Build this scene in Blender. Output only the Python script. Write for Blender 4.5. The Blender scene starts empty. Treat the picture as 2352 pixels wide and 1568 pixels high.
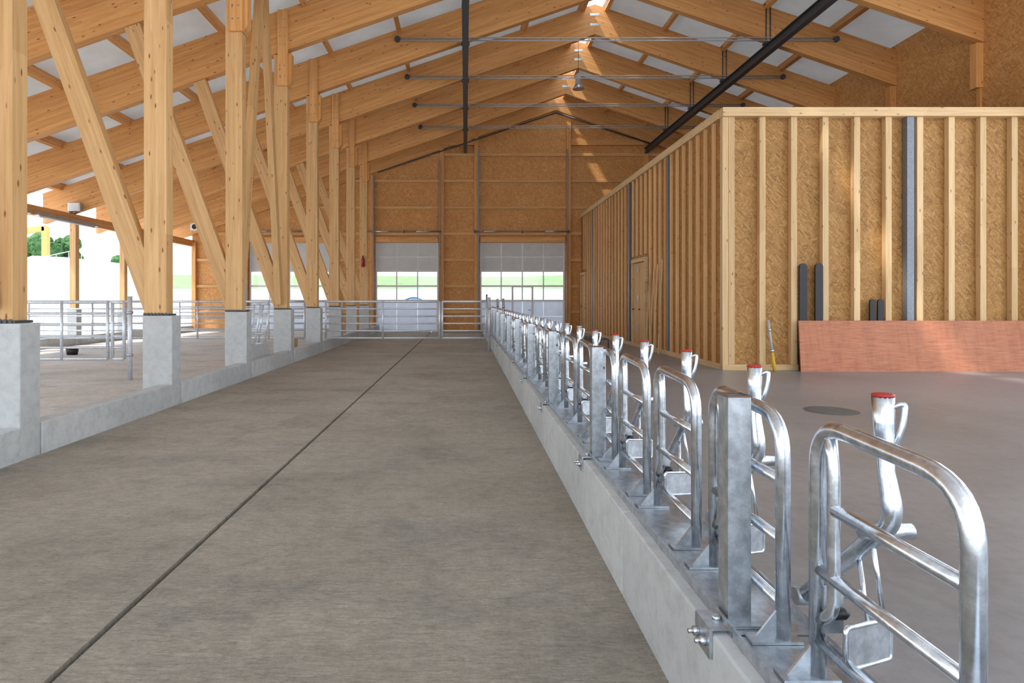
import bpy, bmesh, math, random
from mathutils import Vector, Matrix
random.seed(4)
S=bpy.context.scene
COL=S.collection
F=1400.0; H=1.5
WM={}   # world matrices

# ------------------------------------------------------------ materials
def nt(name):
    m=bpy.data.materials.new(name); m.use_nodes=True
    t=m.node_tree; b=t.nodes['Principled BSDF']; return m,t,b
def node(t,k,**kw):
    n=t.nodes.new(k)
    for a,v in kw.items(): setattr(n,a,v)
    return n
def ramp(t,stops,interp='LINEAR'):
    r=node(t,'ShaderNodeValToRGB'); e=r.color_ramp.elements; r.color_ramp.interpolation=interp
    while len(e)<len(stops): e.new(0.5)
    for i,(p,c) in enumerate(stops):
        e[i].position=p; e[i].color=(c[0],c[1],c[2],1)
    return r
def mixc(t,mode,fac,a,b):
    n=node(t,'ShaderNodeMix',data_type='RGBA',blend_type=mode)
    if isinstance(fac,(int,float)): n.inputs[0].default_value=fac
    else: t.links.new(fac,n.inputs[0])
    for s,v in ((6,a),(7,b)):
        if isinstance(v,tuple): n.inputs[s].default_value=(v[0],v[1],v[2],1)
        else: t.links.new(v,n.inputs[s])
    return n.outputs[2]
def coords(t,scale,rot=(0,0,0),rnd=True):
    tc=node(t,'ShaderNodeTexCoord'); out=tc.outputs['Object']
    if rnd:
        oi=node(t,'ShaderNodeObjectInfo')
        mu=node(t,'ShaderNodeMath',operation='MULTIPLY'); mu.inputs[1].default_value=37.0
        t.links.new(oi.outputs['Random'],mu.inputs[0])
        ad=node(t,'ShaderNodeVectorMath',operation='ADD')
        t.links.new(out,ad.inputs[0]); t.links.new(mu.outputs[0],ad.inputs[1]); out=ad.outputs[0]
    mp=node(t,'ShaderNodeMapping'); mp.inputs['Scale'].default_value=scale; mp.inputs['Rotation'].default_value=rot
    t.links.new(out,mp.inputs['Vector']); return mp.outputs[0]
def noise(t,vec,scale,detail=4,rough=.6):
    n=node(t,'ShaderNodeTexNoise'); n.inputs['Scale'].default_value=scale
    n.inputs['Detail'].default_value=detail; n.inputs['Roughness'].default_value=rough
    t.links.new(vec,n.inputs['Vector']); return n.outputs['Fac']
def bump(t,b,h,strength,dist=.01):
    n=node(t,'ShaderNodeBump'); n.inputs['Strength'].default_value=strength; n.inputs['Distance'].default_value=dist
    t.links.new(h,n.inputs['Height']); t.links.new(n.outputs[0],b.inputs['Normal'])

def wood(name,c,dark,knot=.9,lam=True,var=.12):
    m,t,b=nt(name)
    v=coords(t,(.5,9,9)); f=noise(t,v,2.2,6,.65)
    r=ramp(t,[(.30,dark),(.55,c),(.8,tuple(min(1,x*1.10) for x in c))]); t.links.new(f,r.inputs[0])
    col=r.outputs[0]
    v2=coords(t,(.35,.01,24.0 if lam else 3))
    vo=node(t,'ShaderNodeTexVoronoi'); vo.inputs['Scale'].default_value=1.0; vo.inputs['Randomness'].default_value=.25
    t.links.new(v2,vo.inputs['Vector'])
    sx=node(t,'ShaderNodeSeparateColor'); t.links.new(vo.outputs['Color'],sx.inputs[0])
    r2=ramp(t,[(0,(.84,.80,.74)),(1,(1.0,1.0,1.0))]); t.links.new(sx.outputs[0],r2.inputs[0])
    col=mixc(t,'MULTIPLY',.85,col,r2.outputs[0])
    v3=coords(t,(2.6,8,8)); vk=node(t,'ShaderNodeTexVoronoi'); vk.inputs['Scale'].default_value=1.2
    t.links.new(v3,vk.inputs['Vector'])
    r3=ramp(t,[(.07,(.30,.13,.05)),(.15,(1,1,1))]); t.links.new(vk.outputs['Distance'],r3.inputs[0])
    col=mixc(t,'MULTIPLY',knot,col,r3.outputs[0])
    oi=node(t,'ShaderNodeObjectInfo'); r6=ramp(t,[(0,(1-var,1-var*1.15,1-var*1.4)),(1,(1,1,1))]); t.links.new(oi.outputs['Random'],r6.inputs[0])
    col=mixc(t,'MULTIPLY',1.0,col,r6.outputs[0])
    t.links.new(col,b.inputs['Base Color']); b.inputs['Roughness'].default_value=.6
    bump(t,b,f,.12,.004)
    return m
def osb(name,cols,axis='Y',sc=1.0):
    m,t,b=nt(name); outs=[]
    for i,a in enumerate((.15,1.1,-.85)):
        rot=(0,a,0) if axis=='Y' else (a,0,0)
        s=(6*sc,30*sc,30*sc) if axis=='Y' else (30*sc,6*sc,30*sc)
        tc=node(t,'ShaderNodeTexCoord')
        m1=node(t,'ShaderNodeMapping'); m1.inputs['Rotation'].default_value=rot
        t.links.new(tc.outputs['Object'],m1.inputs[0])
        m2=node(t,'ShaderNodeMapping'); m2.inputs['Scale'].default_value=s; m2.inputs['Location'].default_value=(i*3.1,i*1.7,i*5)
        t.links.new(m1.outputs[0],m2.inputs[0])
        vo=node(t,'ShaderNodeTexVoronoi'); vo.inputs['Scale'].default_value=1.0
        t.links.new(m2.outputs[0],vo.inputs['Vector'])
        sp=node(t,'ShaderNodeSeparateColor'); t.links.new(vo.outputs['Color'],sp.inputs[0])
        outs.append(sp)
    g=node(t,'ShaderNodeMath',operation='GREATER_THAN'); t.links.new(outs[0].outputs[1],g.inputs[0]); t.links.new(outs[1].outputs[1],g.inputs[1])
    def mixf(fac,a,c):
        n=node(t,'ShaderNodeMix',data_type='FLOAT'); t.links.new(fac,n.inputs[0]); t.links.new(a,n.inputs[2]); t.links.new(c,n.inputs[3]); return n.outputs[0]
    v=mixf(g.outputs[0],outs[1].outputs[0],outs[0].outputs[0])
    g2=node(t,'ShaderNodeMath',operation='GREATER_THAN'); t.links.new(outs[2].outputs[1],g2.inputs[0]); g2.inputs[1].default_value=.6
    v=mixf(g2.outputs[0],v,outs[2].outputs[0])
    r=ramp(t,[(0,cols[0]),(.3,cols[1]),(.75,cols[2]),(1,cols[3])]); t.links.new(v,r.inputs[0])
    vn=coords(t,(1,1,1),rnd=False); f=noise(t,vn,1.2,3)
    r2=ramp(t,[(.3,(.84,.82,.80)),(.7,(1,1,1))]); t.links.new(f,r2.inputs[0])
    t.links.new(mixc(t,'MULTIPLY',.8,r.outputs[0],r2.outputs[0]),b.inputs['Base Color'])
    b.inputs['Roughness'].default_value=.65; bump(t,b,v,.25,.003)
    return m
def concrete(name,c1,c2,c3,broom=0.0,rough=.8):
    m,t,b=nt(name)
    v=coords(t,(1,1,1),rnd=False)
    f1=noise(t,v,.45,5,.6); f2=noise(t,v,9,8,.75)
    r=ramp(t,[(.32,c3),(.5,c1),(.7,c2)]); t.links.new(f1,r.inputs[0])
    r2=ramp(t,[(.32,(.68,.67,.66)),(.55,(.96,.96,.96)),(.7,(1.0,1.0,1.0))]); t.links.new(f2,r2.inputs[0])
    col=mixc(t,'MULTIPLY',.7,r.outputs[0],r2.outputs[0])
    if broom>0:
        v2=coords(t,(3.5,16,1),(0,0,.10),rnd=False)
        n3=node(t,'ShaderNodeTexNoise'); n3.inputs['Scale'].default_value=2.4; n3.inputs['Detail'].default_value=8; n3.inputs['Roughness'].default_value=.75; n3.inputs['Distortion'].default_value=1.2
        t.links.new(v2,n3.inputs['Vector']); f3=n3.outputs['Fac']
        v3=coords(t,(.8,1.3,1),rnd=False); f4=noise(t,v3,1.1,7,.7)
        r4=ramp(t,[(.36,(.68,.70,.73)),(.50,(.94,.94,.94)),(.62,(1,1,1))]); t.links.new(f4,r4.inputs[0])
        col=mixc(t,'MULTIPLY',.75,col,r4.outputs[0])
        v5=coords(t,(1.1,.8,1),(0,0,.1),rnd=False); vo=node(t,'ShaderNodeTexVoronoi',distance='CHEBYCHEV'); vo.inputs['Scale'].default_value=1.1
        t.links.new(v5,vo.inputs['Vector']); sp=node(t,'ShaderNodeSeparateColor'); t.links.new(vo.outputs['Color'],sp.inputs[0])
        r8=ramp(t,[(0,(.91,.91,.91)),(1,(1,1,1))]); t.links.new(sp.outputs[0],r8.inputs[0])
        col=mixc(t,'MULTIPLY',1.0,col,r8.outputs[0])
        r5=ramp(t,[(.36,(.62,.61,.59)),(.54,(1,1,1))]); t.links.new(f3,r5.inputs[0])
        col=mixc(t,'MULTIPLY',.6,col,r5.outputs[0])
        ng=noise(t,v,38,5,.8); r7=ramp(t,[(.38,(.72,.71,.69)),(.55,(1,1,1))]); t.links.new(ng,r7.inputs[0])
        col=mixc(t,'MULTIPLY',.6,col,r7.outputs[0])
        ad=node(t,'ShaderNodeMath',operation='ADD'); t.links.new(f3,ad.inputs[0]); t.links.new(ng,ad.inputs[1])
        bump(t,b,ad.outputs[0],broom,.03)
    else: bump(t,b,f2,.12,.005)
    t.links.new(col,b.inputs['Base Color']); b.inputs['Roughness'].default_value=rough
    return m
def metal(name,c,rough=.35,met=.9,var=.12):
    m,t,b=nt(name); v=coords(t,(1,1,1)); f=noise(t,v,22,6,.7)
    lo=tuple(x*(1-var*1.5) for x in c); hi=tuple(min(1,x*(1+var)) for x in c)
    r=ramp(t,[(.38,lo),(.62,hi)]); t.links.new(f,r.inputs[0]); t.links.new(r.outputs[0],b.inputs['Base Color'])
    rr=node(t,'ShaderNodeMapRange'); rr.inputs[3].default_value=rough-.07; rr.inputs[4].default_value=rough+.13
    t.links.new(f,rr.inputs[0]); t.links.new(rr.outputs[0],b.inputs['Roughness'])
    b.inputs['Metallic'].default_value=met; return m
def plain(name,c,rough=.6,var=.08,scale=6,trans=0):
    m,t,b=nt(name); v=coords(t,(1,1,1)); f=noise(t,v,scale,4)
    r=ramp(t,[(.3,tuple(x*(1-var) for x in c)),(.7,tuple(min(1,x*(1+var)) for x in c))])
    t.links.new(f,r.inputs[0]); t.links.new(r.outputs[0],b.inputs['Base Color']); b.inputs['Roughness'].default_value=rough
    if trans:
        tl=node(t,'ShaderNodeBsdfTranslucent'); t.links.new(r.outputs[0],tl.inputs[0])
        mx=node(t,'ShaderNodeMixShader'); mx.inputs[0].default_value=trans
        t.links.new(b.outputs[0],mx.inputs[1]); t.links.new(tl.outputs[0],mx.inputs[2])
        t.links.new(mx.outputs[0],t.nodes['Material Output'].inputs['Surface'])
    return m

M_beam=wood('glulam_beam_wood',(.84,.43,.15),(.68,.31,.09))
M_colw=wood('glulam_column_wood',(.77,.48,.22),(.63,.36,.14))
M_stud=wood('spruce_stud_wood',(.80,.57,.31),(.68,.44,.21),.8,False,.16)
M_studo=wood('side_stud_wood',(.86,.55,.26),(.76,.44,.18),.7,False,.16)
M_batten=wood('batten_wood',(.80,.48,.20),(.66,.35,.12),.6,False)
M_osbB=osb('osb_orange',[(.54,.23,.06),(.64,.30,.085),(.72,.36,.115),(.80,.44,.17)],'Y',1.4)
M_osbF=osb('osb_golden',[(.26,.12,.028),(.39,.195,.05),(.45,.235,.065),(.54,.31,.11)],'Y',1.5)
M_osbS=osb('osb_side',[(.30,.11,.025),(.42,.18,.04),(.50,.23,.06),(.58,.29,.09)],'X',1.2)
M_osbR=osb('osb_gable',[(.50,.22,.06),(.62,.30,.09),(.70,.37,.13),(.78,.44,.17)],'X',1.5)
M_aisle=concrete('aisle_concrete',(.68,.615,.51),(.76,.695,.59),(.59,.53,.43),.9)
M_floorR=concrete('smooth_floor_concrete',(.265,.265,.27),(.31,.31,.315),(.215,.215,.22),0,.33)
M_floorL=concrete('bright_floor_concrete',(.78,.75,.71),(.84,.81,.77),(.72,.68,.63),.2)
M_conc=concrete('curb_concrete',(.52,.545,.55),(.60,.625,.63),(.44,.46,.465))
M_dark=plain('joint_black',(.03,.03,.03),.9)
M_galv=metal('galvanised_steel',(.66,.71,.77),.22,1.0,.14)
M_galv2=metal('galvanised_plate',(.54,.58,.62),.34,.93,.14)
M_gate=metal('galvanised_gate_tube',(.70,.75,.81),.36,.5,.08)
M_rod=plain('rod_grey_steel',(.42,.42,.42),.5)
M_rail=metal('painted_dark_steel',(.07,.08,.09),.45,.3)
M_steelb=metal('blue_grey_steel',(.22,.25,.29),.5,.4)
M_red=plain('red_plastic',(.38,.02,.015),.4)
M_rust=plain('rusty_rim',(.14,.085,.06),.7)
M_black=plain('black_rubber',(.010,.010,.012),.45)
M_iron=plain('cast_iron_grey',(.12,.11,.10),.6)
M_white=plain('white_painted_metal',(.78,.80,.81),.45,.04)
M_roof=plain('roof_panel',(.80,.82,.82),.6,.06,1.5,.20)  # translucency added to opaque panels to brighten the roof and the interior
M_door=plain('sectional_door_panel',(.80,.80,.79),.5,.04,3,.28)
M_door2=plain('sectional_door_pale_panel',(.88,.90,.93),.5,.03,3,.60)
M_yel=plain('yellow_paint',(.65,.40,.03),.45)
M_crane=plain('crane_orange_paint',(.62,.36,.10),.6)
M_blue=plain('blue_hose',(.03,.18,.45),.4)
M_card=plain('cardboard',(.50,.32,.16),.8)
M_grass=plain('meadow_green',(.20,.29,.12),.9,.25,.8)
M_leaf=plain('tree_leaves',(.06,.15,.045),.9,.6,3)
M_bark=plain('bark',(.16,.11,.07),.9)
M_gravel=plain('pale_gravel',(.72,.71,.70),.9,.08,2)
M_tent=plain('white_sheeting',(.74,.76,.78),.7,.03)
def redply():
    m,t,b=nt('red_brown_plywood')
    v=coords(t,(1.0,3,12)); f=noise(t,v,3,6,.65)
    r=ramp(t,[(.3,(.38,.115,.05)),(.7,(.58,.23,.11))]); t.links.new(f,r.inputs[0])
    v2=coords(t,(9,1,1)); w=noise(t,v2,1.5,3)
    r2=ramp(t,[(.35,(.82,.78,.78)),(.6,(1,1,1))]); t.links.new(w,r2.inputs[0])
    t.links.new(mixc(t,'MULTIPLY',.7,r.outputs[0],r2.outputs[0]),b.inputs['Base Color']); b.inputs['Roughness'].default_value=.55
    return m
M_ply=redply()
def glass():
    m,t,b=nt('window_glass')
    tr=node(t,'ShaderNodeBsdfTransparent'); tr.inputs[0].default_value=(.96,.98,.98,1)
    gl=node(t,'ShaderNodeBsdfGlossy'); gl.inputs['Roughness'].default_value=.05
    n=noise(t,coords(t,(1,1,1)),3,2); 
    mr=node(t,'ShaderNodeMapRange'); mr.inputs[3].default_value=.03; mr.inputs[4].default_value=.06
    t.links.new(n,mr.inputs[0])
    mx=node(t,'ShaderNodeMixShader'); t.links.new(mr.outputs[0],mx.inputs[0])
    t.links.new(tr.outputs[0],mx.inputs[1]); t.links.new(gl.outputs[0],mx.inputs[2])
    t.links.new(mx.outputs[0],t.nodes['Material Output'].inputs['Surface']); return m
M_glass=glass()

# ------------------------------------------------------------ builders
def meta(o,label=None,cat=None,group=None,kind=None):
    if label: o['label']=label
    if cat: o['category']=cat
    if group: o['group']=group
    if kind: o['kind']=kind
    return o
def emit(name,verts,faces,mat,origin=None,xdir=None,up=None,parent=None,smooth=False,bev=0):
    vs=[Vector(v) for v in verts]
    if origin is None:
        lo=Vector([min(v[i] for v in vs) for i in range(3)]); hi=Vector([max(v[i] for v in vs) for i in range(3)])
        origin=(lo+hi)/2
    M=Matrix.Translation(Vector(origin))
    if xdir is not None:
        x=Vector(xdir).normalized(); u=Vector(up if up else (0,1,0))
        if abs(x.dot(u))>.95: u=Vector((1,0,0))
        y=(u-x*x.dot(u)).normalized(); z=x.cross(y)
        R=Matrix((x,y,z)).transposed().to_4x4(); M=M@R
    inv=M.inverted()
    me=bpy.data.meshes.new(name); me.from_pydata([inv@v for v in vs],[],faces); me.update()
    bm=bmesh.new(); bm.from_mesh(me)
    bmesh.ops.recalc_face_normals(bm,faces=bm.faces)
    if bev>0: bmesh.ops.bevel(bm,geom=list(bm.edges),offset=bev,segments=2,affect='EDGES',profile=.5,clamp_overlap=True)
    bm.to_mesh(me); bm.free()
    if smooth:
        for p in me.polygons: p.use_smooth=True
    me.materials.append(mat)
    o=bpy.data.objects.new(name,me); COL.objects.link(o)
    if parent is not None:
        o.parent=parent; o.matrix_basis=WM[parent.name].inverted()@M
    else: o.matrix_basis=M
    WM[o.name]=M
    return o
def thing(name,loc,label,cat,group=None,kind=None):
    o=bpy.data.objects.new(name,None); o.empty_display_size=.2; o.location=loc; COL.objects.link(o)
    WM[o.name]=Matrix.Translation(Vector(loc)); return meta(o,label,cat,group,kind)
BF=[(0,1,3,2),(4,6,7,5),(0,4,5,1),(2,3,7,6),(0,2,6,4),(1,5,7,3)]
def bx(b,V,Fc):
    x0,x1,y0,y1,z0,z1=b; n=len(V)
    for x in (x0,x1):
        for y in (y0,y1):
            for z in (z0,z1): V.append((x,y,z))
    for f in BF: Fc.append(tuple(n+i for i in f))
def boxes(name,bs,mat,**kw):
    V=[];Fc=[]
    for b in bs: bx(b,V,Fc)
    return emit(name,V,Fc,mat,**kw)
def box(name,x0,x1,y0,y1,z0,z1,mat,**kw): return boxes(name,[(x0,x1,y0,y1,z0,z1)],mat,**kw)
def prismY(name,poly,y0,y1,mat,**kw):
    n=len(poly); V=[(x,y0,z) for x,z in poly]+[(x,y1,z) for x,z in poly]
    Fc=[tuple(range(n)),tuple(range(2*n-1,n-1,-1))]+[(i,(i+1)%n,n+(i+1)%n,n+i) for i in range(n)]
    return emit(name,V,Fc,mat,**kw)
def member(name,p0,p1,w,h,mat,side=(0,1,0),bev=.004,**kw):
    p0=Vector(p0);p1=Vector(p1); d=(p1-p0).normalized(); s=Vector(side); s=(s-d*s.dot(d)).normalized(); t=d.cross(s)
    V=[]
    for p in (p0,p1):
        for a in (-1,1):
            for c in (-1,1): V.append(p+s*(a*w/2)+t*(c*h/2))
    return emit(name,V,BF,mat,xdir=d,up=side,bev=bev,**kw)
def fillet(pts,r,n=6):
    pts=[Vector(p) for p in pts]; out=[pts[0]]
    for i in range(1,len(pts)-1):
        a,b,c=pts[i-1],pts[i],pts[i+1]
        d1=(a-b); d2=(c-b); rr=min(r,d1.length*.49,d2.length*.49)
        s=b+d1.normalized()*rr; e=b+d2.normalized()*rr
        for k in range(n+1):
            u=k/n; out.append(s*(1-u)**2+b*2*u*(1-u)+e*u*u)
    out.append(pts[-1]); return out
def sweep(V,Fc,pts,r,seg=12,cyc=False,caps=True):
    pts=[Vector(p) for p in pts]; N=len(pts); base=len(V)
    rs=r if isinstance(r,(list,tuple)) else [r]*N
    def tan(i):
        if cyc: return (pts[(i+1)%N]-pts[i-1]).normalized()
        return (pts[min(i+1,N-1)]-pts[max(i-1,0)]).normalized()
    t0=tan(0); u=Vector((1,0,0)) if abs(t0.x)<.8 else Vector((0,1,0))
    u=(u-t0*u.dot(t0)).normalized()
    for i in range(N):
        t=tan(i); u=(u-t*u.dot(t)).normalized(); w=t.cross(u)
        for k in range(seg):
            a=2*math.pi*k/seg; V.append(pts[i]+(u*math.cos(a)+w*math.sin(a))*rs[i])
    for i in range(N if cyc else N-1):
        j=(i+1)%N
        for k in range(seg):
            l=(k+1)%seg; Fc.append((base+i*seg+k,base+i*seg+l,base+j*seg+l,base+j*seg+k))
    if caps and not cyc:
        Fc.append(tuple(base+k for k in range(seg))); Fc.append(tuple(base+(N-1)*seg+k for k in range(seg)))
def tubes(name,paths,mat,seg=12,**kw):
    V=[];Fc=[]
    for p,r in paths: sweep(V,Fc,p,r,seg)
    o=emit(name,V,Fc,mat,**kw)
    for p in o.data.polygons: p.use_smooth=len(p.vertices)==4
    return o
ORIG=set()
def copytree(root,dloc,recap=None):
    c=root.copy(); COL.objects.link(c); c.location=root.location+Vector(dloc)
    WM[c.name]=Matrix.Translation(Vector(dloc))@WM[root.name]
    def rec(o,po):
        for ch in list(o.children):
            if ch.name not in ORIG: continue
            n=ch.copy(); COL.objects.link(n); n.parent=po
            if recap and n.name.startswith('lever_cap'):
                n.material_slots[0].link='OBJECT'; n.material_slots[0].material=recap
            rec(ch,n)
    rec(root,c)
    return c
def mark(root):
    ORIG.add(root.name)
    for c in root.children_recursive: ORIG.add(c.name)

# ------------------------------------------------------------ geometry constants
RX=4.35; SL=.343
def zb(x): return 10.45-SL*abs(x-RX)
FY=[5.83+2.95*k for k in range(8)]
YW=29.45; XL=-13.2; XR=12.4; CX=-4.42

# ------------------------------------------------------------ floors
box('floor',-14,13,-6,30.2,-.3,-.06,M_dark); meta(bpy.data.objects['floor'],'dark sub-base under the concrete floor slabs','floor',kind='structure')
o=box('floor_aisle',-4.15,-1.660,-6,YW,-.06,0,M_aisle,origin=(0,0,0)); meta(o,'broom-finished beige concrete feed aisle slab beside low curb','floor',kind='structure')
o=box('floor_aisle_slab',-1.624,.80,-6,YW,-.06,0,M_aisle,origin=(0,0,0)); meta(o,'broom-finished beige concrete feed aisle slab beside feed fence','floor',kind='structure')
o=box('floor_stall',1.15,XR,-6,YW,-.06,0,M_floorR,origin=(0,0,0)); meta(o,'smooth grey concrete floor of the stall area','floor',kind='structure')
o=box('floor_bay',XL-.2,-4.35,-6,YW,-.06,0,M_floorL,origin=(0,0,0)); meta(o,'pale concrete floor between the columns and open side','floor',kind='structure')

# ------------------------------------------------------------ feed curb & fence
y=-1.2
L=2.16
while y<YW-.3:
    y1=min(y+L,YW-.05)
    o=box('concrete_curb',.80,1.15,y,y1-.008,-.06,.42,M_conc,bev=.008,origin=(.97,(y+y1)/2,0))
    meta(o,'low pale grey cast concrete curb under the feed fence','curb','feed curb segments'); y=y1
def base_rail(y0,y1):
    o=thing('fence_base_rail',(.98,y0,.42),'galvanised steel base rail bolted onto the concrete curb','rail','fence base rails')
    V=[];Fc=[]
    bx((.85,1.13,y0,y1-.012,.421,.431),V,Fc); bx((.85,.858,y0,y1-.012,.431,.458),V,Fc); bx((1.12,1.13,y0,y1-.012,.431,.465),V,Fc)
    emit('rail_channel',V,Fc,M_galv2,parent=o,origin=(.98,(y0+y1)/2,.43))
    V=[];Fc=[]
    bx((.788,.799,y0+.02,y0+.14,.34,.44),V,Fc); bx((.799,.87,y0+.02,y0+.14,.432,.440),V,Fc)
    emit('joint_bracket',V,Fc,M_galv2,parent=o)
    for yy in (y0+.05,y0+.11):
        tubes('bolt',[([(.788,yy,.385),(.768,yy,.385)],.015),([(.768,yy,.385),(.752,yy,.385)],.008)],M_galv,seg=6,parent=o)
    tubes('bolt',[([(.835,y0+.08,.440),(.835,y0+.08,.452)],.014)],M_galv,seg=6,parent=o)
    return o
r0=base_rail(1.95-2.16,1.95); mark(r0)
for k in range(1,13): copytree(r0,(0,2.16*k,0))
def fence_post():
    Y=2.05; PX=.905; o=thing('fence_post',(PX,Y,.43),'square galvanised steel fence post with rusty open top','post','feed fence posts')
    h=.038; w=.005
    bs=[(PX-h,PX+h,Y-h,Y-h+w,.432,1.18),(PX-h,PX+h,Y+h-w,Y+h,.432,1.18),(PX-h,PX-h+w,Y-h+w,Y+h-w,.432,1.18),(PX+h-w,PX+h,Y-h+w,Y+h-w,.432,1.18)]
    boxes('post_tube',bs,M_galv2,parent=o)
    e=h+.003
    boxes('top_rim',[(PX-e,PX+e,Y-e,Y-h+w,1.18,1.186),(PX-e,PX+e,Y+h-w,Y+e,1.18,1.186),(PX-e,PX-h+w,Y-h+w,Y+h-w,1.18,1.186),(PX+h-w,PX+e,Y-h+w,Y+h-w,1.18,1.186)],M_rust,parent=o)
    boxes('side_flange',[(.944,.985,Y+.060,Y+.066,.432,1.16),(.944,.95,Y+.02,Y+.066,.432,1.16)],M_galv2,parent=o)
    boxes('foot_plate',[(.865,1.02,Y-.07,Y+.08,.432,.442)],M_galv2,parent=o)
    tubes('bolt',[([(.965,Y+.06,1.03),(.965,Y+.045,1.03)],.010)],M_rust,seg=6,parent=o)
    return o
p0=fence_post(); mark(p0)
for k in range(1,12): copytree(p0,(0,2.16*k,0))
def headlock():
    X0=1.0; Y0=1.20; Z0=.432
    P=lambda x,y,z:(X0+x,Y0+y,Z0+z)
    o=thing('headlock',(X0,Y0,Z0),'galvanised tubular headlock arch with tipped lever on the curb','headlock','row of headlocks in the feed fence')
    tubes('arch_frame',[(fillet([P(0,0,0),P(0,0,.70),P(0,.53,.725),P(0,.53,0)],.13,8),.0225)],M_galv,seg=16,parent=o)
    tubes('inner_bar',[(fillet([P(0,.47,.69),P(0.0,.455,.60),P(0,.455,.22),P(0,.515,.17)],.06,5),.0165)],M_galv,parent=o)
    for z,ye in ((.50,.455),(.31,.53),(.11,.53)):
        tubes('crossbar',[([P(0,.015,z),P(0,ye-.01,z)],.0175)],M_galv,parent=o)
    for yy in (0,.53):
        V=[P(-.095,yy-.004,0),P(-.0,yy-.004,0),P(-.0,yy-.004,.12),P(-.095,yy+.004,0),P(-.0,yy+.004,0),P(-.0,yy+.004,.12)]
        emit('gusset_plate',V,[(0,1,2),(5,4,3),(0,3,4,1),(1,4,5,2),(2,5,3,0)],M_galv2,parent=o)
        boxes('foot_plate',[(X0-.11,X0+.05,Y0+yy-.03,Y0+yy+.03,Z0,Z0+.008)],M_galv2,parent=o)
    lx=.11
    path=[P(lx,.42,.815),P(lx,.418,.74),P(lx,.408,.62)]+fillet([P(lx,.405,.60),P(lx,.375,.50),P(lx,.62,.27),P(lx,.80,.10)],.12,8)[1:]
    rs=[.027,.025,.020]+[.0235]*(len(path)-3)
    lev=tubes('locking_lever',[(path,rs)],M_galv,seg=14,parent=o)
    tubes('lever_cap',[([P(lx,.42,.814),P(lx,.42,.819),P(lx,.42,.822)],[.0275,.0275,.020])],M_red,seg=16,parent=lev)
    tubes('lever_handle',[(fillet([P(lx+.015,.41,.785),P(lx+.045,.40,.80),P(lx+.040,.40,.74),P(lx+.012,.408,.66)],.03,5),.0075)],M_galv,seg=8,parent=lev)
    tubes('pivot_tube',[([P(lx-.06,.42,.455),P(lx+.075,.42,.455)],.021)],M_galv,parent=lev)
    tubes('tube_bore_shade',[([P(lx+.073,.42,.455),P(lx+.077,.42,.455)],.015)],M_black,parent=lev)  # black disc painted in for the shade inside the open tube end
    tubes('pivot_pin',[([P(0.0,.53,.235),P(lx+.02,.53,.235)],.012)],M_galv2,parent=o)
    tubes('pivot_bush',[([P(lx-.03,.80,.10),P(lx+.03,.80,.10)],.028)],M_galv2,parent=lev)
    boxes('pivot_lug',[(X0+.0,X0+.055,Y0+.50,Y0+.508,Z0+.14,Z0+.27)],M_galv2,parent=o)
    a=math.radians(28); ca,sa=math.cos(a),math.sin(a)
    def Q(u,v,w): return P(.085+u*ca-v*sa,.44+u*sa+v*ca,.145+w-u*.12)
    V=[]
    for u in (-.10,.10):
        for v in (-.003,.003):
            for w in (-.05,.05): V.append(Q(u,v,w))
    fl=emit('swing_flap',V,BF,M_galv2,parent=o)
    ring=fillet([Q(-.105,0,-.03),Q(-.105,0,.055),Q(.105,0,.055),Q(.105,0,-.055),Q(-.10,0,-.055)],.015,3)
    tubes('flap_rim',[(ring,.007)],M_galv,seg=8,parent=fl)
    tubes('flap_rod',[([Q(.0,0,.05),P(lx,.52,.345)],.0065)],M_galv,seg=8,parent=fl)
    tubes('flap_rod',[([Q(.075,0,.05),P(lx,.46,.40)],.0065)],M_galv,seg=8,parent=fl)
    tubes('rubber_stop',[([P(.02,.49,.20),P(.05,.49,.20),P(.062,.49,.20)],[.016,.016,.008])],M_black,parent=o)
    return o
h0=headlock(); mark(h0)
for k in range(1,34): copytree(h0,(0,.72*k,0),M_galv2 if k>5 else None)
o=thing('fence_end_post',(.92,26.3,.43),'tall round galvanised post closing the feed fence','post')
tubes('post_tube',[([(.92,26.3,.432),(.92,26.3,1.75)],.04)],M_galv,parent=o); 
tubes('post_cap',[([(.92,26.3,1.75),(.92,26.3,1.77)],.045)],M_galv2,parent=o)
for yy in (20.52,17.4):
    o=thing('fence_stand_post',(1.08,yy,.43),'round galvanised post rising above the headlocks','post','tall fence posts')
    tubes('post_tube',[([(1.08,yy,.432),(1.08,yy,1.56)],.035)],M_galv,parent=o)
    tubes('post_collar',[([(1.08,yy,1.30),(1.08,yy,1.36)],.045)],M_galv2,parent=o)

# ------------------------------------------------------------ left piers, curbs
def pier(yc):
    o=box('concrete_pier',-4.58,-4.16,yc-.14,yc+.14,-.06,1.285,M_conc,bev=.012,origin=(-4.37,yc,0))
    return meta(o,'square cast concrete pier carrying a timber column','pier','column piers along the aisle')
piers=[pier(yy) for yy in FY]
ys=[-1.0]+[yy for yy in FY]+[YW]
for a,b in zip(ys[:-1],ys[1:]):
    o=box('low_concrete_wall',-4.35,-4.15,a+.15,b-.15 if b<YW else YW-.02,-.06,.31,M_conc,bev=.008,origin=(-4.25,(a+b)/2,0))
    meta(o,'low cast concrete wall between the piers along the aisle','low wall','low walls between the piers')
o=box('concrete_block',-4.75,-4.37,12.3,13.6,-.0,.55,M_conc,bev=.01,origin=(-4.5,12.9,0)); meta(o,'raised concrete block behind the low wall beside a pier','concrete block')

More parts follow.
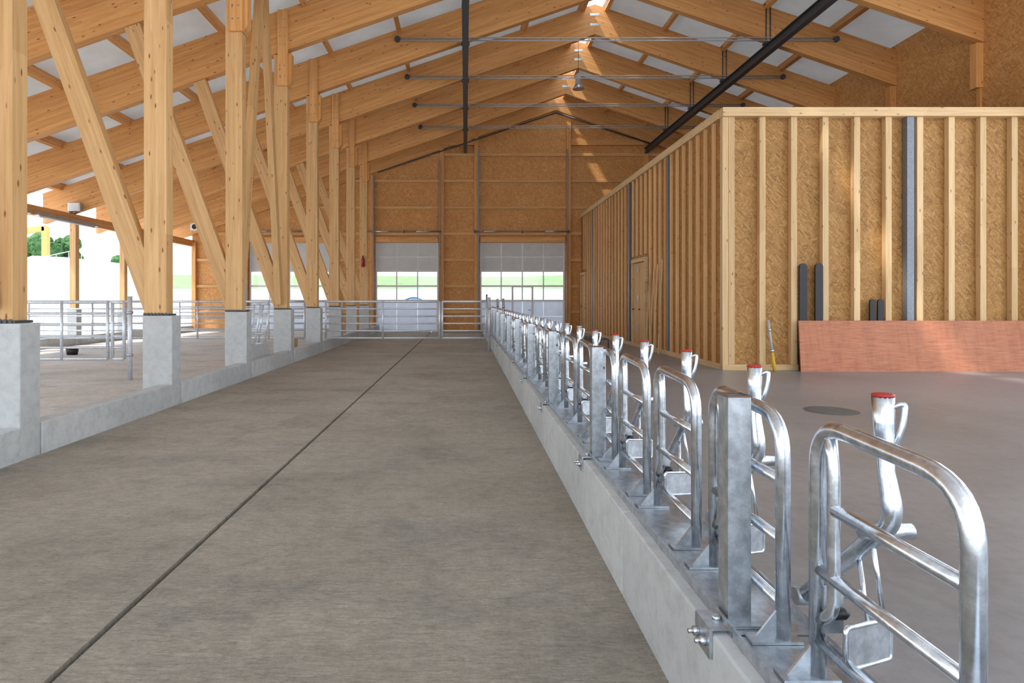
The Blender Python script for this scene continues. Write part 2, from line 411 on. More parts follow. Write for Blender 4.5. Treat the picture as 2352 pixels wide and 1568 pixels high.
# ------------------------------------------------------------ timber columns
def column(yc):
    o=thing('timber_column',(CX,yc,1.29),'glued laminated timber column with leaning strut on concrete pier','timber column','columns along the feed aisle')
    boxes('base_plate',[(-4.58,-4.22,yc-.12,yc+.12,1.287,1.31)]+[(-4.57+i*.05,-4.545+i*.05,yc-.13,yc-.12,1.287,1.325) for i in range(7)],M_rail,parent=o)
    member('column_shaft',(CX,yc,1.31),(CX,yc,7.38),.20,.32,M_colw,side=(0,1,0),parent=o)
    for s in (-1,1):
        c=member('column_cheek',(CX+.06,yc+s*.135,6.62),(CX+.06,yc+s*.135,8.43),.06,.24,M_beam,parent=o)
        V=[];Fc=[]
        if s<0:
            for zz in (6.85,7.1,7.6,7.8,8.0,8.2): 
                for xx in (-.0,.11): sweep(V,Fc,[(CX+xx,yc-.165,zz),(CX+xx,yc-.172,zz)],.018,8)
            emit('bolt_heads',V,Fc,M_galv2,parent=c)
    b=prismY('knee_block',[(CX+.17,6.62),(CX+.26,6.75),(CX+.26,7.40),(CX+.17,7.38)],yc-.10,yc+.10,M_beam,xdir=(0,0,1),parent=o)
    # strut: rises from the foot of the column up to the rafter
    k=.36; xc=-4.583
    def topz(x0,z0):   # intersection of edge x=x0-k(z-z0) with rafter underside
        # z = 10.45-SL*(RX-x)
        return (10.45-SL*(RX-x0-k*z0))/(1+SL*k)
    z1=topz(xc,1.32); z2=topz(xc,2.22)
    poly=[(xc,1.32),(xc,2.22),(xc-k*(z2-2.22),z2-.005),(xc-k*(z1-1.32),z1-.005)]
    prismY('diagonal_strut',poly,yc-.075,yc+.075,M_colw,xdir=(-k,0,1),parent=o,bev=.004)
    return o
for yy in FY: column(yy)
def vbrace(y0,z0,y1,z1):
    o=member('diagonal_brace',(CX,y0,z0),(CX,y1,z1),.14,.20,M_colw,side=(1,0,0)); return meta(o,'slanted timber wind brace rising between two columns','timber brace','wind braces')
vbrace(FY[2]+.22,1.42,13.11,8.30); vbrace(FY[3]-.22,1.42,13.36,8.30); vbrace(FY[0]-.22,1.42,4.40,8.30)

# ------------------------------------------------------------ roof frames
def frame(yc,i):
    o=thing('roof_frame',(RX,yc,zb(RX)),'orange glued laminated roof beam pair with steel tie rod','roof beam','roof frames')
    t=.10
    prismY('rafter',[(-14.2,zb(-14.2)),(RX-.002,zb(RX)),(RX-.002,zb(RX)+1),(-14.2,zb(-14.2)+1)],yc-t,yc+t,M_beam,xdir=(1,0,SL),parent=o)
    prismY('rafter',[(RX+.002,zb(RX)),(XR,zb(XR)),(XR,zb(XR)+1),(RX+.002,zb(RX)+1)],yc-t,yc+t,M_beam,xdir=(1,0,-SL),parent=o)
    tubes('tie_rod',[([(-1.98,yc-.13,9.04),(10.68,yc-.13,9.04)],.020)],M_rod,seg=8,parent=o)
    tubes('tie_rod',[([(-1.98,yc-.13,8.96),(10.68,yc-.13,8.96)],.020)],M_rod,seg=8,parent=o)
    for xx in (-1.95,10.65):
        tubes('rod_anchor',[([(xx,yc-.10,9.0),(xx,yc-.17,9.0)],.085)],M_rail,seg=12,parent=o)
    boxes('ridge_plate',[(RX-.16,RX+.16,yc-.106,yc-.10,zb(RX)+.62,zb(RX)+.70),(RX-.16,RX+.16,yc-.106,yc-.10,zb(RX)+.28,zb(RX)+.36)],M_galv2,parent=o)
    for X in (0.0,8.7):
        zt=zb(X)+1.03
        tubes('rail_hanger',[([(X-.06,yc-.12,8.86),(X-.06,yc-.12,zt)],.017),([(X+.06,yc-.12,8.86),(X+.06,yc-.12,zt)],.017)],M_rail,seg=8,parent=o)
        boxes('hanger_plate',[(X-.11,X+.11,yc-.16,yc+.14,zt,zt+.02),(X-.12,X+.12,yc-.17,yc+.0,8.855,8.92)],M_rail,parent=o)
    return o
for i,yy in enumerate(FY): frame(yy,i)
for X in (0.0,8.7):
    o=boxes('crane_rail',[(X-.085,X+.085,3.0,YW-.02,8.58,8.60),(X-.085,X+.085,3.0,YW-.02,8.83,8.85),(X-.01,X+.01,3.0,YW-.02,8.60,8.83)],M_rail)
    meta(o,'dark painted steel crane rail hung under the roof beams','crane rail','crane rails')
def roofz(x): return zb(x)+1.0+.18
V=[];Fc=[]
def addpoly(poly,y0,y1):
    n=len(poly); b=len(V)
    V.extend([(x,y0,z) for x,z in poly]+[(x,y1,z) for x,z in poly])
    Fc.extend([tuple(b+i for i in range(n)),tuple(b+i for i in range(2*n-1,n-1,-1))]+[(b+i,b+(i+1)%n,b+n+(i+1)%n,b+n+i) for i in range(n)])
g=.33
addpoly([(-14.6,roofz(-14.6)),(RX-g,roofz(RX-g)),(RX-g,roofz(RX-g)+.12),(-14.6,roofz(-14.6)+.12)],-6,YW+.6)
addpoly([(RX+g,roofz(RX+g)),(XR+.5,roofz(XR+.5)),(XR+.5,roofz(XR+.5)+.12),(RX+g,roofz(RX+g)+.12)],-6,YW+.6)
ceil=emit('ceiling',V,Fc,M_roof,origin=(RX,12,11)); meta(ceil,'light grey roof panels on timber purlins with open ridge skylight','ceiling',kind='structure')
px=[RX-.42-1.95*i for i in range(10)]+[RX+.42+1.95*i for i in range(5)]
for x in px:
    if x<-14.3 or x>XR: continue
    s=SL if x<RX else -SL
    d=Vector((1,0,s)).normalized(); nrm=Vector((-s,0,1)).normalized()
    c=Vector((x,0,zb(x)+1.0))+nrm*.03
    member('purlin',(c.x,-6,c.z),(c.x,YW-.1,c.z),.12,.27,M_beam,side=d,parent=ceil)
for k in range(0,13):
    yy=-5.5+2.95*k
    member('skylight_bar',(RX-g,yy,roofz(RX-g)+.14),(RX+g,yy,roofz(RX-g)+.14),.04,.04,M_white,side=(0,1,0),parent=ceil)
Lx,Ly=4.25,FY[6]-.6
o=thing('pendant_lamp',(Lx,Ly,9.4),'small round metal high-bay lamp hanging below the ridge','lamp')
tubes('lamp_shade',[([(Lx,Ly,9.45),(Lx,Ly,9.50),(Lx,Ly,9.62)],[.22,.19,.13])],M_galv2,seg=20,parent=o)
tubes('lamp_housing',[([(Lx,Ly,9.62),(Lx,Ly,10.0)],.11)],M_rod,seg=16,parent=o)
tubes('lamp_cable',[([(Lx,Ly,10.0),(Lx,Ly,11.4)],.008)],M_rail,seg=6,parent=o)

# ------------------------------------------------------------ back wall
doors=[(-10.42,-6.55),(-4.33,-1.30),(.71,4.79)]; ZD=4.29
brk=[XL,-10.42,-6.55,-4.33,-1.30,.71,RX,4.79,XR]
V=[];Fc=[]
for a,b in zip(brk[:-1],brk[1:]):
    indoor=any(a>=d0-1e-6 and b<=d1+1e-6 for d0,d1 in doors)
    z0=ZD if indoor else -.05
    addpoly([(a,z0),(b,z0),(b,roofz(b)-.01),(a,roofz(a)-.01)],YW,YW+.12)
wb=emit('wall_back',V,Fc,M_osbB,origin=(0,YW,5)); meta(wb,'orange OSB clad gable wall with horizontal battens and three doors','wall',kind='structure')
def outside(x0,x1,z):
    segs=[(x0,x1)]
    if z<ZD+.05:
        for d0,d1 in doors:
            ns=[]
            for a,b in segs:
                if b<=d0 or a>=d1: ns.append((a,b)); continue
                if a<d0: ns.append((a,d0-.1))
                if b>d1: ns.append((d1+.1,b))
            segs=ns
    return segs
for z in (8.52,7.26,5.98,4.72,3.45,2.19,.95):
    dx=(10.6-z)/SL; xa=max(XL+.1,RX-dx); xb=min(5.6 if z<5.6 else XR-.1,RX+dx)
    for a,b in outside(xa,xb,z):
        if b-a>.2: member('batten',(a,YW-.05,z),(b,YW-.05,z),.10,.13,M_batten,parent=wb)
for x,zt in ((-4.52,7.5),(-1.13,9.05),(.52,9.6),(4.97,10.1),(-6.35,6.6),(-10.6,5.1),(8.7,8.55),(-13.05,4.3)):
    member('wall_stud',(x,YW-.10,0),(x,YW-.10,zt),.20,.19,M_beam,parent=wb)
for a,b,z in ((-1.1,.5,9.1),(5.0,8.6,9.1),(-4.33,-1.3,4.42),(.71,4.8,4.42),(-10.4,-6.5,4.42)):
    member('wall_beam',(a,YW-.09,z),(b,YW-.09,z),.16,.26,M_beam,parent=wb)
for s,xe in ((1,-14.2),(-1,XR)):
    pts=[(RX,zb(RX)+.2),(xe,zb(xe)+.2),(xe,zb(xe)+1.0),(RX,zb(RX)+1.0)]
    prismY('gable_rafter',pts,YW-.16,YW-.001,M_beam,xdir=(1,0,SL*s),parent=wb)
o=thing('gable_pipe',(RX,YW-.25,10.4),'dark steel conduit following the gable slope','pipe')
tubes('pipe_run',[([(RX,YW-.25,10.5),(9.2,YW-.25,zb(9.2)+.12)],.035)],M_rail,seg=8,parent=o)
tubes('pipe_run',[([(RX,YW-.25,10.5),(-4.2,YW-.25,zb(-4.2)+.12)],.03)],M_rail,seg=8,parent=o)

def sectional(n,d0,d1,ncol,wicket=None):
    o=thing('door_%d'%n,((d0+d1)/2,YW,0),'grey sectional industrial door with glazed middle rows','door',kind='structure')
    rows=[.0,.74,1.5,2.20,2.92,3.6,4.29]; w=d1-d0
    bars=[]; y0,y1=YW+.0,YW+.06
    fr=.06
    xs=[d0+w*i/ncol for i in range(ncol+1)]
    for x in xs: bars.append((max(d0,x-fr/2),min(d1,x+fr/2),y0,y1,1.5,2.92))
    for x in (d0,d1-.07): bars.append((x,x+.07,y0-.003,y1,0,ZD))
    for z in (1.5,2.20,2.92): bars.append((d0,d1,y0-.002,y1,z-.04,z+.04))
    boxes('door_frame',bars,M_white,parent=o)
    for mat,rr in ((M_door2,((0,1),(1,2))),(M_door,((4,5),(5,6)))):
        for ra,rb in rr:
            pan=[]
            for i in range(ncol):
                pan.append((xs[i]+.025,xs[i+1]-.025,YW+.005,YW+.05,rows[ra]+.03,rows[rb]-.03))
            pan.append((d0,d1,YW+.03,YW+.045,rows[ra],rows[rb]))
            boxes('door_panel',pan,mat,parent=o)
    boxes('window_pane',[(d0+.05,d1-.05,YW+.03,YW+.036,1.54,2.16)],M_glass,parent=o)
    boxes('window_pane',[(d0+.05,d1-.05,YW+.03,YW+.036,2.24,2.88)],M_glass,parent=o)
    if wicket:
        a,b=wicket
        boxes('wicket_door_frame',[(a,a+.09,YW-.03,YW-.003,.1,2.23),(b-.09,b,YW-.03,YW-.003,.1,2.23),(a+.09,b-.09,YW-.03,YW-.003,2.14,2.23),(a+.09,b-.09,YW-.03,YW-.003,.1,.19),(a+.09,b-.09,YW-.03,YW-.003,1.46,1.54)],M_white,parent=o)
        tubes('door_handle',[([(b-.12,YW-.06,1.05),(b-.25,YW-.06,1.05)],.012)],M_black,seg=8,parent=o)
    return o
sectional(1,-10.42,-6.55,4); sectional(2,-4.33,-1.30,3); sectional(3,.71,4.79,4,(2.23,3.28))
def dtrack(x,zt):
    o=boxes('door_track',[(x-.03,x+.03,YW-.29,YW-.22,0.0,zt)]+[(x-.04,x+.04,YW-.22,YW-.202,z,z+.08) for z in (1,2.5,4,5.5,7) if z<zt],M_steelb)
    return meta(o,'vertical galvanised lift track of a sectional door','door track','door tracks')
for x,zt in ((-4.40,7.4),(-1.24,8.2),(.62,8.75),(4.88,8.75),(-10.48,5.0),(-6.48,6.3)): dtrack(x,zt)
for a,b in ((-4.75,-1.15),(.4,5.0),(-10.6,-6.3)):
    o=thing('spring_shaft',((a+b)/2,YW-.35,4.8),'horizontal torsion spring shaft above a sectional door','door spring','door springs')
    tubes('shaft',[([(a,YW-.36,4.80),(b,YW-.36,4.80)],.03)],M_steelb,parent=o)
    tubes('spring',[([(a+.5,YW-.36,4.80),(a+1.2,YW-.36,4.80)],.045)],M_galv2,parent=o)
    tubes('spring',[([(b-1.2,YW-.36,4.80),(b-.5,YW-.36,4.80)],.045)],M_galv2,parent=o)
    for x in (a+.02,(a+b)/2,b-.1): box('bearing_bracket',x,x+.05,YW-.41,YW-.21,4.74,4.87,M_rail,parent=o)

# ------------------------------------------------------------ right outer wall
V=[];Fc=[]
bx((XR,XR+.12,12.6,YW+.12,-.05,roofz(XR)-.01),V,Fc)
wr=emit('wall_right',V,Fc,M_osbR,origin=(XR,21,4)); meta(wr,'tall orange OSB outer wall rising above the timber room','wall',kind='structure')
for yy in FY[2:]:
    member('wall_post',(XR-.09,yy,6.6),(XR-.09,yy,zb(XR)-.02),.20,.17,M_beam,parent=wr)
    member('wall_post',(XR-.03,yy,5.66),(XR-.03,yy,6.6),.12,.06,M_beam,parent=wr)

# ------------------------------------------------------------ inner timber room
BX=5.54; BY=13.12; BH=5.64
wf=box('wall_front',BX+.12,XR-.02,BY+.14,BY+.165,.0,BH-.02,M_osbF,origin=(9,BY,3)); meta(wf,'golden OSB room wall with pale exposed studs','wall',kind='structure')
member('top_plate',(BX-.02,BY+.05,BH-.09),(XR-.02,BY+.05,BH-.09),.22,.19,M_stud,parent=wf)
member('bottom_plate',(BX,BY+.07,.06),(XR-.02,BY+.07,.06),.13,.12,M_stud,parent=wf)
xs=[5.60,5.735]+[6.40+.679*i for i in range(9)]
for i,x in enumerate(xs):
    member('stud',(x,BY+.07,.12),(x,BY+.07,BH-.185),.13,.13,M_stud,side=(0,1,0),parent=wf)
ws=box('wall_side',BX+.065,BX+.09,BY+.18,YW-.02,.0,BH-.02,M_osbS,origin=(BX,21,3)); meta(ws,'orange OSB room wall with closely spaced exposed studs','wall',kind='structure')
member('top_plate',(BX+.06,BY+.17,BH-.09),(BX+.06,YW-.2,BH-.09),.20,.19,M_stud,side=(1,0,0),parent=ws)
member('bottom_plate',(BX+.03,BY+.17,.06),(BX+.03,YW-.2,.06),.06,.12,M_stud,side=(1,0,0),parent=ws)
y=BY+.55; 
while y<YW-.4:
    z0=2.95 if (18.5<y<20.35 or 28.0<y<29.3) else .12
    member('stud',(BX+.03,y,z0),(BX+.03,y,BH-.185),.06,.11,M_studo,side=(1,0,0),bev=.003,parent=ws)
    y+=.47
def steelpost(bxs): 
    o=boxes('steel_post',bxs,M_steelb); return meta(o,'blue-grey steel column set into the stud wall','steel post','steel posts of the timber room')
X=9.57
steelpost([(X-.075,X+.075,BY-.02,BY-.005,.13,BH-.19),(X-.075,X-.06,BY-.005,BY+.12,.13,BH-.19),(X+.06,X+.075,BY-.005,BY+.12,.13,BH-.19)])
for yy in (16.65,20.6,26.5): steelpost([(BX-.02,BX-.005,yy-.06,yy+.06,.13,BH-.19),(BX-.005,BX+.06,yy-.008,yy+.008,.13,BH-.19)])
def roomdoor(n,y0,y1,h,leaves):
    o=thing('door_%d'%n,(BX,(y0+y1)/2,0),'plain wooden service door in the stud wall','door',kind='structure')
    boxes('door_frame',[(BX-.05,BX+.05,y0,y0+.09,.12,h),(BX-.05,BX+.05,y1-.09,y1,.12,h),(BX-.05,BX+.05,y0,y1,h,h+.12)],M_stud,parent=o)
    w=(y1-y0-.18)/leaves
    for i in range(leaves):
        lf=box('door_leaf',BX-.0,BX+.04,y0+.09+w*i+.02,y0+.09+w*(i+1)-.02,.125,h-.02,M_batten,xdir=(0,0,1),parent=o)
        for zz in (.6,1.5,2.4): box('hinge',BX-.03,BX-.002,y0+.11+w*i,y0+.17+w*i,zz,zz+.16,M_galv2,parent=lf)
        box('door_handle',BX-.05,BX-.002,y0+.09+w*(i+.85),y0+.09+w*(i+.93),1.2,1.24,M_black,parent=lf)
    return o
roomdoor(4,18.65,20.2,2.72,2); roomdoor(5,28.1,29.2,2.7,1)
for i,yy in enumerate((16.95,17.35,17.7,18.1)):
    o=member('wood_slat',(BX-.20,yy-.05,.02),(BX-.035,yy+.1,2.65-.12*i),.04,.03,M_stud); meta(o,'thin pale timber slat leaning against the stud wall','wood slat','leaning slats')
o=thing('wire_rack',(4.2,20.0,0),'small grey wire pallet rack standing on the floor','rack')
tubes('rack_frame',[(fillet([(4.0,19.2,0),(4.0,19.2,.28),(4.5,19.2,.28),(4.5,19.2,0)],.03,3),.018),(fillet([(4.0,20.4,0),(4.0,20.4,.28),(4.5,20.4,.28),(4.5,20.4,0)],.03,3),.018),([(4.0,19.2,.28),(4.0,20.4,.28)],.014),([(4.5,19.2,.28),(4.5,20.4,.28)],.014)]+[([(4.0,19.3+.14*i,.0),(4.0,19.3+.14*i,.28)],.008) for i in range(8)],M_rail,seg=8,parent=o)
o=thing('telescopic_prop',(6.53,BY-.22,0),'yellow and grey telescopic steel prop leaning on stud wall','prop')
tubes('yellow_tube',[([(6.53,BY-.25,0.01),(6.515,BY-.17,.42)],.035)],M_yel,parent=o)
tubes('grey_tube',[([(6.515,BY-.17,.42),(6.49,BY-.05,1.08)],.027)],M_rod,parent=o)
tubes('collar',[([(6.515,BY-.17,.40),(6.512,BY-.158,.46)],.048)],M_galv2,parent=o)
tubes('end_plate',[([(6.499,BY-.09,.84),(6.497,BY-.08,.90)],.036)],M_galv2,parent=o)
V=[]
ya,yb=BY-.30,BY-.10
for x in (7.06,12.36):
    for (yy,zz) in ((ya,.0),(yb,1.07)):
        for t in (0,.03): V.append((x+(.06 if zz>.5 and x<8 else 0),yy+t,zz))
o=emit('plywood_sheet',V,BF,M_ply); meta(o,'long red-brown plywood sheet leaning against the stud wall','plywood sheet')
def slab(x,w,zt,lab):
    z0=0.0; r=w*.45
    poly=[(x-w/2,z0),(x+w/2,z0),(x+w/2,zt-r)]+[(x+w/2*math.cos(a),zt-r+r*math.sin(a)) for a in [math.pi*k/8 for k in range(1,8)]]+[(x-w/2,zt-r)]
    o=prismY('rubber_buffer',poly,BY-.05,BY-.005,M_black); meta(o,lab,'rubber buffer','black rubber pieces against the wall')
slab(7.25,.165,2.30,'tall black rubber slab with rounded top against studs'); slab(7.59,.165,2.30,'tall black rubber slab with rounded top against studs')
slab(8.74,.12,1.53,'short black rubber slab standing behind the plywood'); slab(8.91,.12,1.53,'short black rubber slab standing behind the plywood')
o=thing('drain_cover',(4.98,8.3,0),'round cast iron drain cover set in grey concrete floor','drain cover')
tubes('cover_ring',[([(4.98,8.3,0.0),(4.98,8.3,.004)],.34)],M_iron,seg=40,parent=o)
V=[];Fc=[]
for i in range(-4,5):
    hw=math.sqrt(.30**2-(i*.065)**2)
    bx((4.98-hw,4.98+hw,8.3+i*.065-.02,8.3+i*.065+.02,.004,.008),V,Fc)
emit('cover_grating',V,Fc,M_iron,parent=o)

# ------------------------------------------------------------ gates
def gate(x0,x1,yc,label,ups,zt=1.47,zl=.40,grp='tubular gates',n=5):
    o=thing('tubular_gate',((x0+x1)/2,yc,zl),label,'gate',grp)
    tubes('gate_frame',[([(x0,yc,zt),(x1,yc,zt)],.032),([(x0,yc,zl),(x1,yc,zl)],.030),([(x0,yc,zl),(x0,yc,zt)],.030),([(x1,yc,zl),(x1,yc,zt)],.030)],M_gate,parent=o)
    for i in range(1,n):
        z=zt-(zt-zl)*i/n
        tubes('gate_bar',[([(x0,yc,z),(x1,yc,z)],.023)],M_gate,seg=8,parent=o)
    for u in ups: tubes('gate_upright',[([(u,yc-.03,zl-.03),(u,yc-.03,zt+.03)],.026)],M_gate,seg=8,parent=o)
    return o
def gpost(x,yc,zt=1.58):
    o=thing('gate_post',(x,yc,0),'round galvanised gate post standing on concrete floor','gate post','gate posts')
    tubes('post_tube',[([(x,yc,0),(x,yc,zt)],.042)],M_gate,parent=o)
    tubes('hinge_bracket',[([(x,yc,.45),(x,yc,.50)],.055)],M_galv2,parent=o)
    tubes('hinge_bracket',[([(x,yc,1.25),(x,yc,1.30)],.055)],M_galv2,parent=o); return o
gate(-4.10,-.76,17.9,'wide tubular galvanised gate closing the feed aisle',(-2.42,))
gate(-.68,.60,17.9,'short tubular galvanised gate beside the feed fence',())
gpost(.70,17.95,1.6)
gate(-9.6,-6.75,11.5,'tubular galvanised gate hung on a round post',(-7.6,))
gate(-6.66,-6.44,11.5,'narrow tubular gate end section beside the post',())
gpost(-6.33,11.5,1.58)
gate(-12.9,-9.12,18.0,'tubular galvanised gate across the side bay',(-11.0,))
gate(-8.98,-6.92,18.0,'tubular galvanised gate across the side bay',(-7.9,))
gate(-6.78,-4.75,18.0,'tubular galvanised gate across the side bay',(-5.8,))
gate(-12.9,-8.82,23.5,'tubular galvanised gate across the side bay',(-11.0,))
gate(-8.68,-4.75,23.5,'tubular galvanised gate across the side bay',(-6.8,))
for x in (-9.05,-6.85): gpost(x,18.0,1.55)
for x in (-8.75,): gpost(x,23.5,1.55)
for i in range(2):
    o=thing('leaning_gate',(-4.62+.12*i,13.3,.55),'small galvanised gate frame leaning beside the pier','gate','leaning gate frames')
    a=(-4.72+.14*i,13.25,.56); b=(-4.62+.14*i,13.35,1.42); c=(-4.48+.14*i,13.5,1.42); d=(-4.56+.14*i,13.42,.56)
    a,b,c,d=map(Vector,(a,b,c,d))
    paths=[([a,b],.024),([b,c],.024),([c,d],.024),([d,a],.024)]+[([a.lerp(b,t),d.lerp(c,t)],.018) for t in (.25,.5,.75)]
    tubes('gate_frame',paths,M_gate,seg=8,parent=o)
o=thing('cardboard_box',(-4.9,16.8,0),'open brown cardboard box on the concrete floor','box')
boxes('box_body',[(-5.15,-4.68,16.5,16.51,0,.45),(-5.15,-4.68,17.0,17.01,0,.45),(-5.15,-5.14,16.51,17.0,0,.45),(-4.69,-4.68,16.51,17.0,0,.45),(-5.14,-4.69,16.51,17.0,0,.01)],M_card,parent=o)
boxes('box_flap',[(-5.15,-4.68,16.40,16.50,.44,.446)],M_card,parent=o)
o=thing('rubber_tub',(-10.9,16.9,0),'small round black rubber tub on the floor','tub')
tubes('tub_body',[([(-10.9,16.9,0),(-10.9,16.9,.18)],[.13,.16])],M_black,seg=20,parent=o)
tubes('tub_rim',[([(-10.9,16.9,.18),(-10.9,16.9,.20)],[.175,.175])],M_black,seg=20,parent=o)
ex,ey=-4.42,FY[7]-.19
o=thing('fire_extinguisher',(ex,ey,3.0),'red fire extinguisher mounted on a timber column','fire extinguisher')
tubes('cylinder_body',[([(ex,ey,2.95),(ex,ey,3.30),(ex,ey,3.36)],[.075,.075,.03])],M_red,parent=o)
tubes('valve_head',[([(ex,ey,3.36),(ex,ey,3.44)],.03)],M_black,seg=8,parent=o)

# ------------------------------------------------------------ left side: posts, eave beam, curb
outer=[yy for yy in FY if yy>11]
for yy in outer:
    o=box('concrete_pier',XL-.16,XL+.16,yy-.14,yy+.14,-.06,1.2,M_conc,bev=.01,origin=(XL,yy,0)); meta(o,'short concrete pier under an outer timber post','pier','outer piers')
    o=member('timber_post',(XL,yy,1.2),(XL,yy,4.10),.20,.20,M_colw); meta(o,'square timber post carrying the eave beam','timber post','outer timber posts')
eb=member('eave_beam',(XL,-5,4.25),(XL,YW-.02,4.25),.20,.30,M_beam,side=(1,0,0)); meta(eb,'long horizontal timber eave beam along the open side','eave beam')
es=[8.9]+outer+[YW-.05]
for a,b in zip(es[:-1],es[1:]):
    o=box('low_curb',XL-.1,XL+.1,a+(.145 if a>9 else 0),b-(.145 if b<YW-.1 else .16),-.06,.30,M_conc); meta(o,'low concrete curb along the open building side','curb','outer curb pieces')
for a,b in ((15.2,18.2),(18.5,21.5),(12.0,14.9)):
    lh=box('tube_light',XL+.103,XL+.25,a,b,4.10,4.20,M_galv2,parent=eb); lh['label']='long fluorescent tube light fixed to the eave beam'
    tubes('light_tube',[([(XL+.18,a+.1,4.07),(XL+.18,b-.1,4.07)],.032)],M_white,parent=lh)
o=thing('floodlight',(XL+.3,20.3,4.4),'small grey floodlight fixed to the eave beam','floodlight')
box('lamp_housing',XL-.02,XL+.40,20.25,20.4,4.46,4.76,M_galv2,parent=o,bev=.02)
box('lamp_glass',XL+.02,XL+.36,20.235,20.25,4.50,4.72,M_white,parent=o)
box('lamp_bracket',XL-.0,XL+.08,20.3,20.36,4.40,4.47,M_rail,parent=o)
o=thing('wall_speaker',(-12.95,YW-.35,5.0),'small white box speaker on the gable wall','speaker')
box('speaker_case',-13.12,-12.72,YW-.40,YW-.17,4.85,5.20,M_white,parent=o,bev=.02)
tubes('speaker_cone',[([(-12.92,YW-.405,5.02),(-12.92,YW-.40,5.02)],.12)],M_black,seg=20,parent=o)

# ------------------------------------------------------------ outdoors
o=box('ground',-120,120,-60,160,-.5,-.31,M_gravel); 
o.name='floor_outside'; meta(o,'pale gravel yard outside the building','ground',kind='structure')
V=[];Fc=[]
NX,NY=30,12
def hill(x,j): return -.31 if j==0 else 2.75+ (j-1)*.42+.5*math.sin(x*.06+j)*(1 if j>1 else 0)
for j in range(NY+1):
    for i in range(NX+1):
        x=-110+i*8; y=62.15 if j==0 else 62.3+(j-1)*8
        V.append((x,y,hill(x,j)))
for j in range(NY):
    for i in range(NX):
        a=j*(NX+1)+i; Fc.append((a,a+1,a+NX+2,a+NX+1))
o=emit('meadow',V,Fc,M_grass,smooth=False); meta(o,'green meadow slope beyond the yard','meadow',kind='stuff')
o=box('white_glare_wall',-60,60,61.5,62,-.31,2.7,M_tent); meta(o,'long white wall added for the outdoor glare below the meadow','glare wall')  # made-up white surface in place of the blown-out light below the meadow
poly=[(-34,-.31),(-22.0,-.31),(-22.0,2.2),(-25,4.2),(-27,4.3),(-31,2.9),(-34,1.3)]
o=prismY('white_shed',poly,38,46,M_tent); meta(o,'low white building with sloping roof in the yard','shed')
o=thing('yard_railing',(-26,36.5,-.31),'thin white steel railing outside','railing')
tubes('railing_bars',[([(-29,36.5,3.3),(-23,36.5,4.6)],.03),([(-29,36.5,2.3),(-23,36.5,3.6)],.03)]+[([(-29+i*.75,36.5,-.31),(-29+i*.75,36.5,3.3+i*.1625)],.02) for i in range(9)],M_rod,seg=6,parent=o)
def tree(x,y,h,r,zb_=-.31):
    o=thing('leafy_tree',(x,y,zb_),'full green deciduous tree beyond the yard','tree','trees')
    tubes('trunk',[([(x,y,zb_),(x,y,zb_+h*.5)],[.3,.18])],M_bark,parent=o)
    bm=bmesh.new()
    for k in range(80):
        a=random.uniform(0,6.28); u=random.random()**.5; zz=random.uniform(-.85,.95)
        c=Vector((x+math.cos(a)*u*r*(1-abs(zz)*.5),y+math.sin(a)*u*r*.7,zb_+h*.62+zz*h*.36))
        res=bmesh.ops.create_icosphere(bm,subdivisions=3,radius=r*random.uniform(.14,.27),matrix=Matrix.Translation(c))
        for v in res['verts']: v.co+= Vector((random.uniform(-1,1),random.uniform(-1,1),random.uniform(-1,1)))*r*.04
    me=bpy.data.meshes.new('leaf_crown'); bm.to_mesh(me); bm.free(); me.materials.append(M_leaf)
    cr=bpy.data.objects.new('leaf_crown',me); COL.objects.link(cr); cr.parent=o; cr.matrix_basis=WM[o.name].inverted()
tree(-37.2,54.5,7.4,2.9); tree(-30.2,54.5,5.6,2.0)
o=thing('yellow_crane',(-32.5,47,-.31),'orange-yellow construction crane mast in the yard','crane')
boxes('crane_mast',[(-32.7,-32.3,47,47.4,-.31,7.2)],M_crane,parent=o)
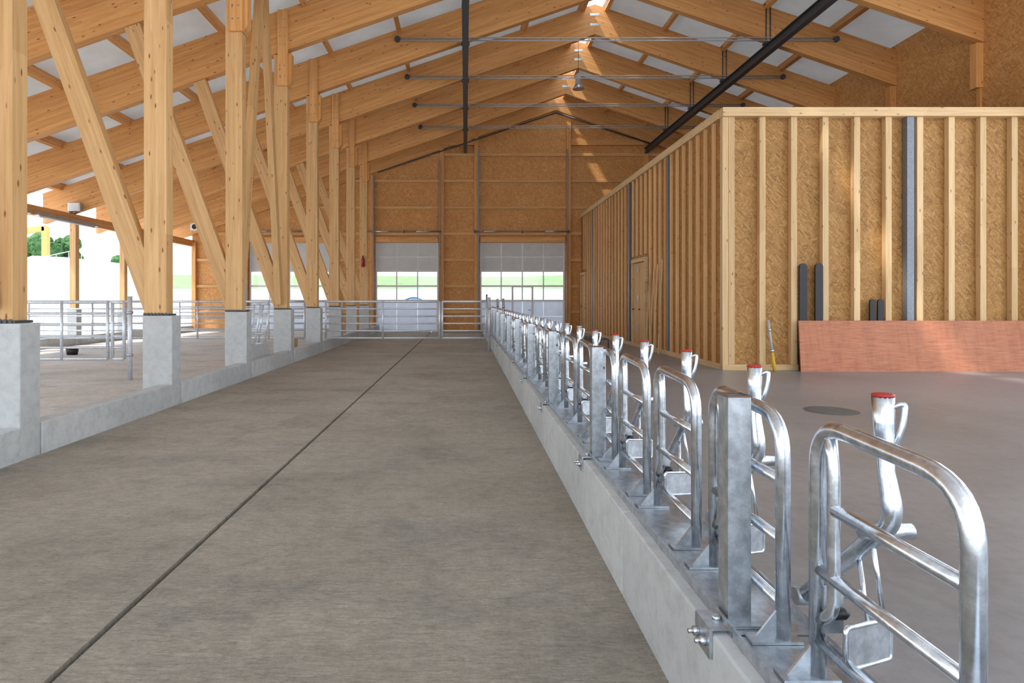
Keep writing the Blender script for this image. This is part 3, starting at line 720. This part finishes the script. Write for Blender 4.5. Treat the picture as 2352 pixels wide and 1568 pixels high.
member('crane_boom',(-36.9,47.2,6.5),(-32.5,47.2,7.1),.4,.40,M_crane,parent=o)
o=thing('hose_coil',(-2.8,33,-.31),'coiled blue hose standing outside the glazed door','hose')
V=[];Fc=[]
for rr in (.9,.78,.66):
    sweep(V,Fc,[(-2.8+rr*math.cos(2*math.pi*k/40),33+.1*(rr-.8),.75+rr*math.sin(2*math.pi*k/40)) for k in range(40)],.05,8,cyc=True)
emit('hose_loops',V,Fc,M_blue,parent=o,smooth=True)
box('hose_stand',-3.3,-2.3,32.8,33.2,-.31,-.15,M_rail,parent=o)

# ------------------------------------------------------------ light
sd=bpy.data.lights.new('sun','SUN'); sd.energy=4.5; sd.angle=math.radians(2.2); sd.color=(1,.96,.90)
so=bpy.data.objects.new('sun',sd); COL.objects.link(so)
d=Vector((.535,.30,-1)).normalized(); so.rotation_euler=d.to_track_quat('-Z','Y').to_euler(); so.location=(-5,-5,20)
w=bpy.data.worlds.new('World'); S.world=w; w.use_nodes=True; t=w.node_tree; bg=t.nodes['Background']
tc=node(t,'ShaderNodeTexCoord'); sp=node(t,'ShaderNodeSeparateXYZ'); t.links.new(tc.outputs['Generated'],sp.inputs[0])
r=ramp(t,[(0,(.90,.93,.97)),(.5,(.94,.97,1)),(1,(.66,.80,1.0))]); 
mr=node(t,'ShaderNodeMapRange'); mr.inputs[1].default_value=-1; t.links.new(sp.outputs[2],mr.inputs[0]); t.links.new(mr.outputs[0],r.inputs[0])
t.links.new(r.outputs[0],bg.inputs[0]); bg.inputs[1].default_value=2.7
# ------------------------------------------------------------ camera
cd=bpy.data.cameras.new('camera'); cd.sensor_fit='HORIZONTAL'; cd.sensor_width=36; cd.lens=F/2352*36
cd.shift_x=107/2352; cd.shift_y=-94/2352; cd.clip_start=.05; cd.clip_end=500
co=bpy.data.objects.new('camera',cd); COL.objects.link(co); co.location=(0,0,H); co.rotation_euler=(math.pi/2,0,0)
S.camera=co
S.view_settings.view_transform='Standard'; S.view_settings.exposure=0
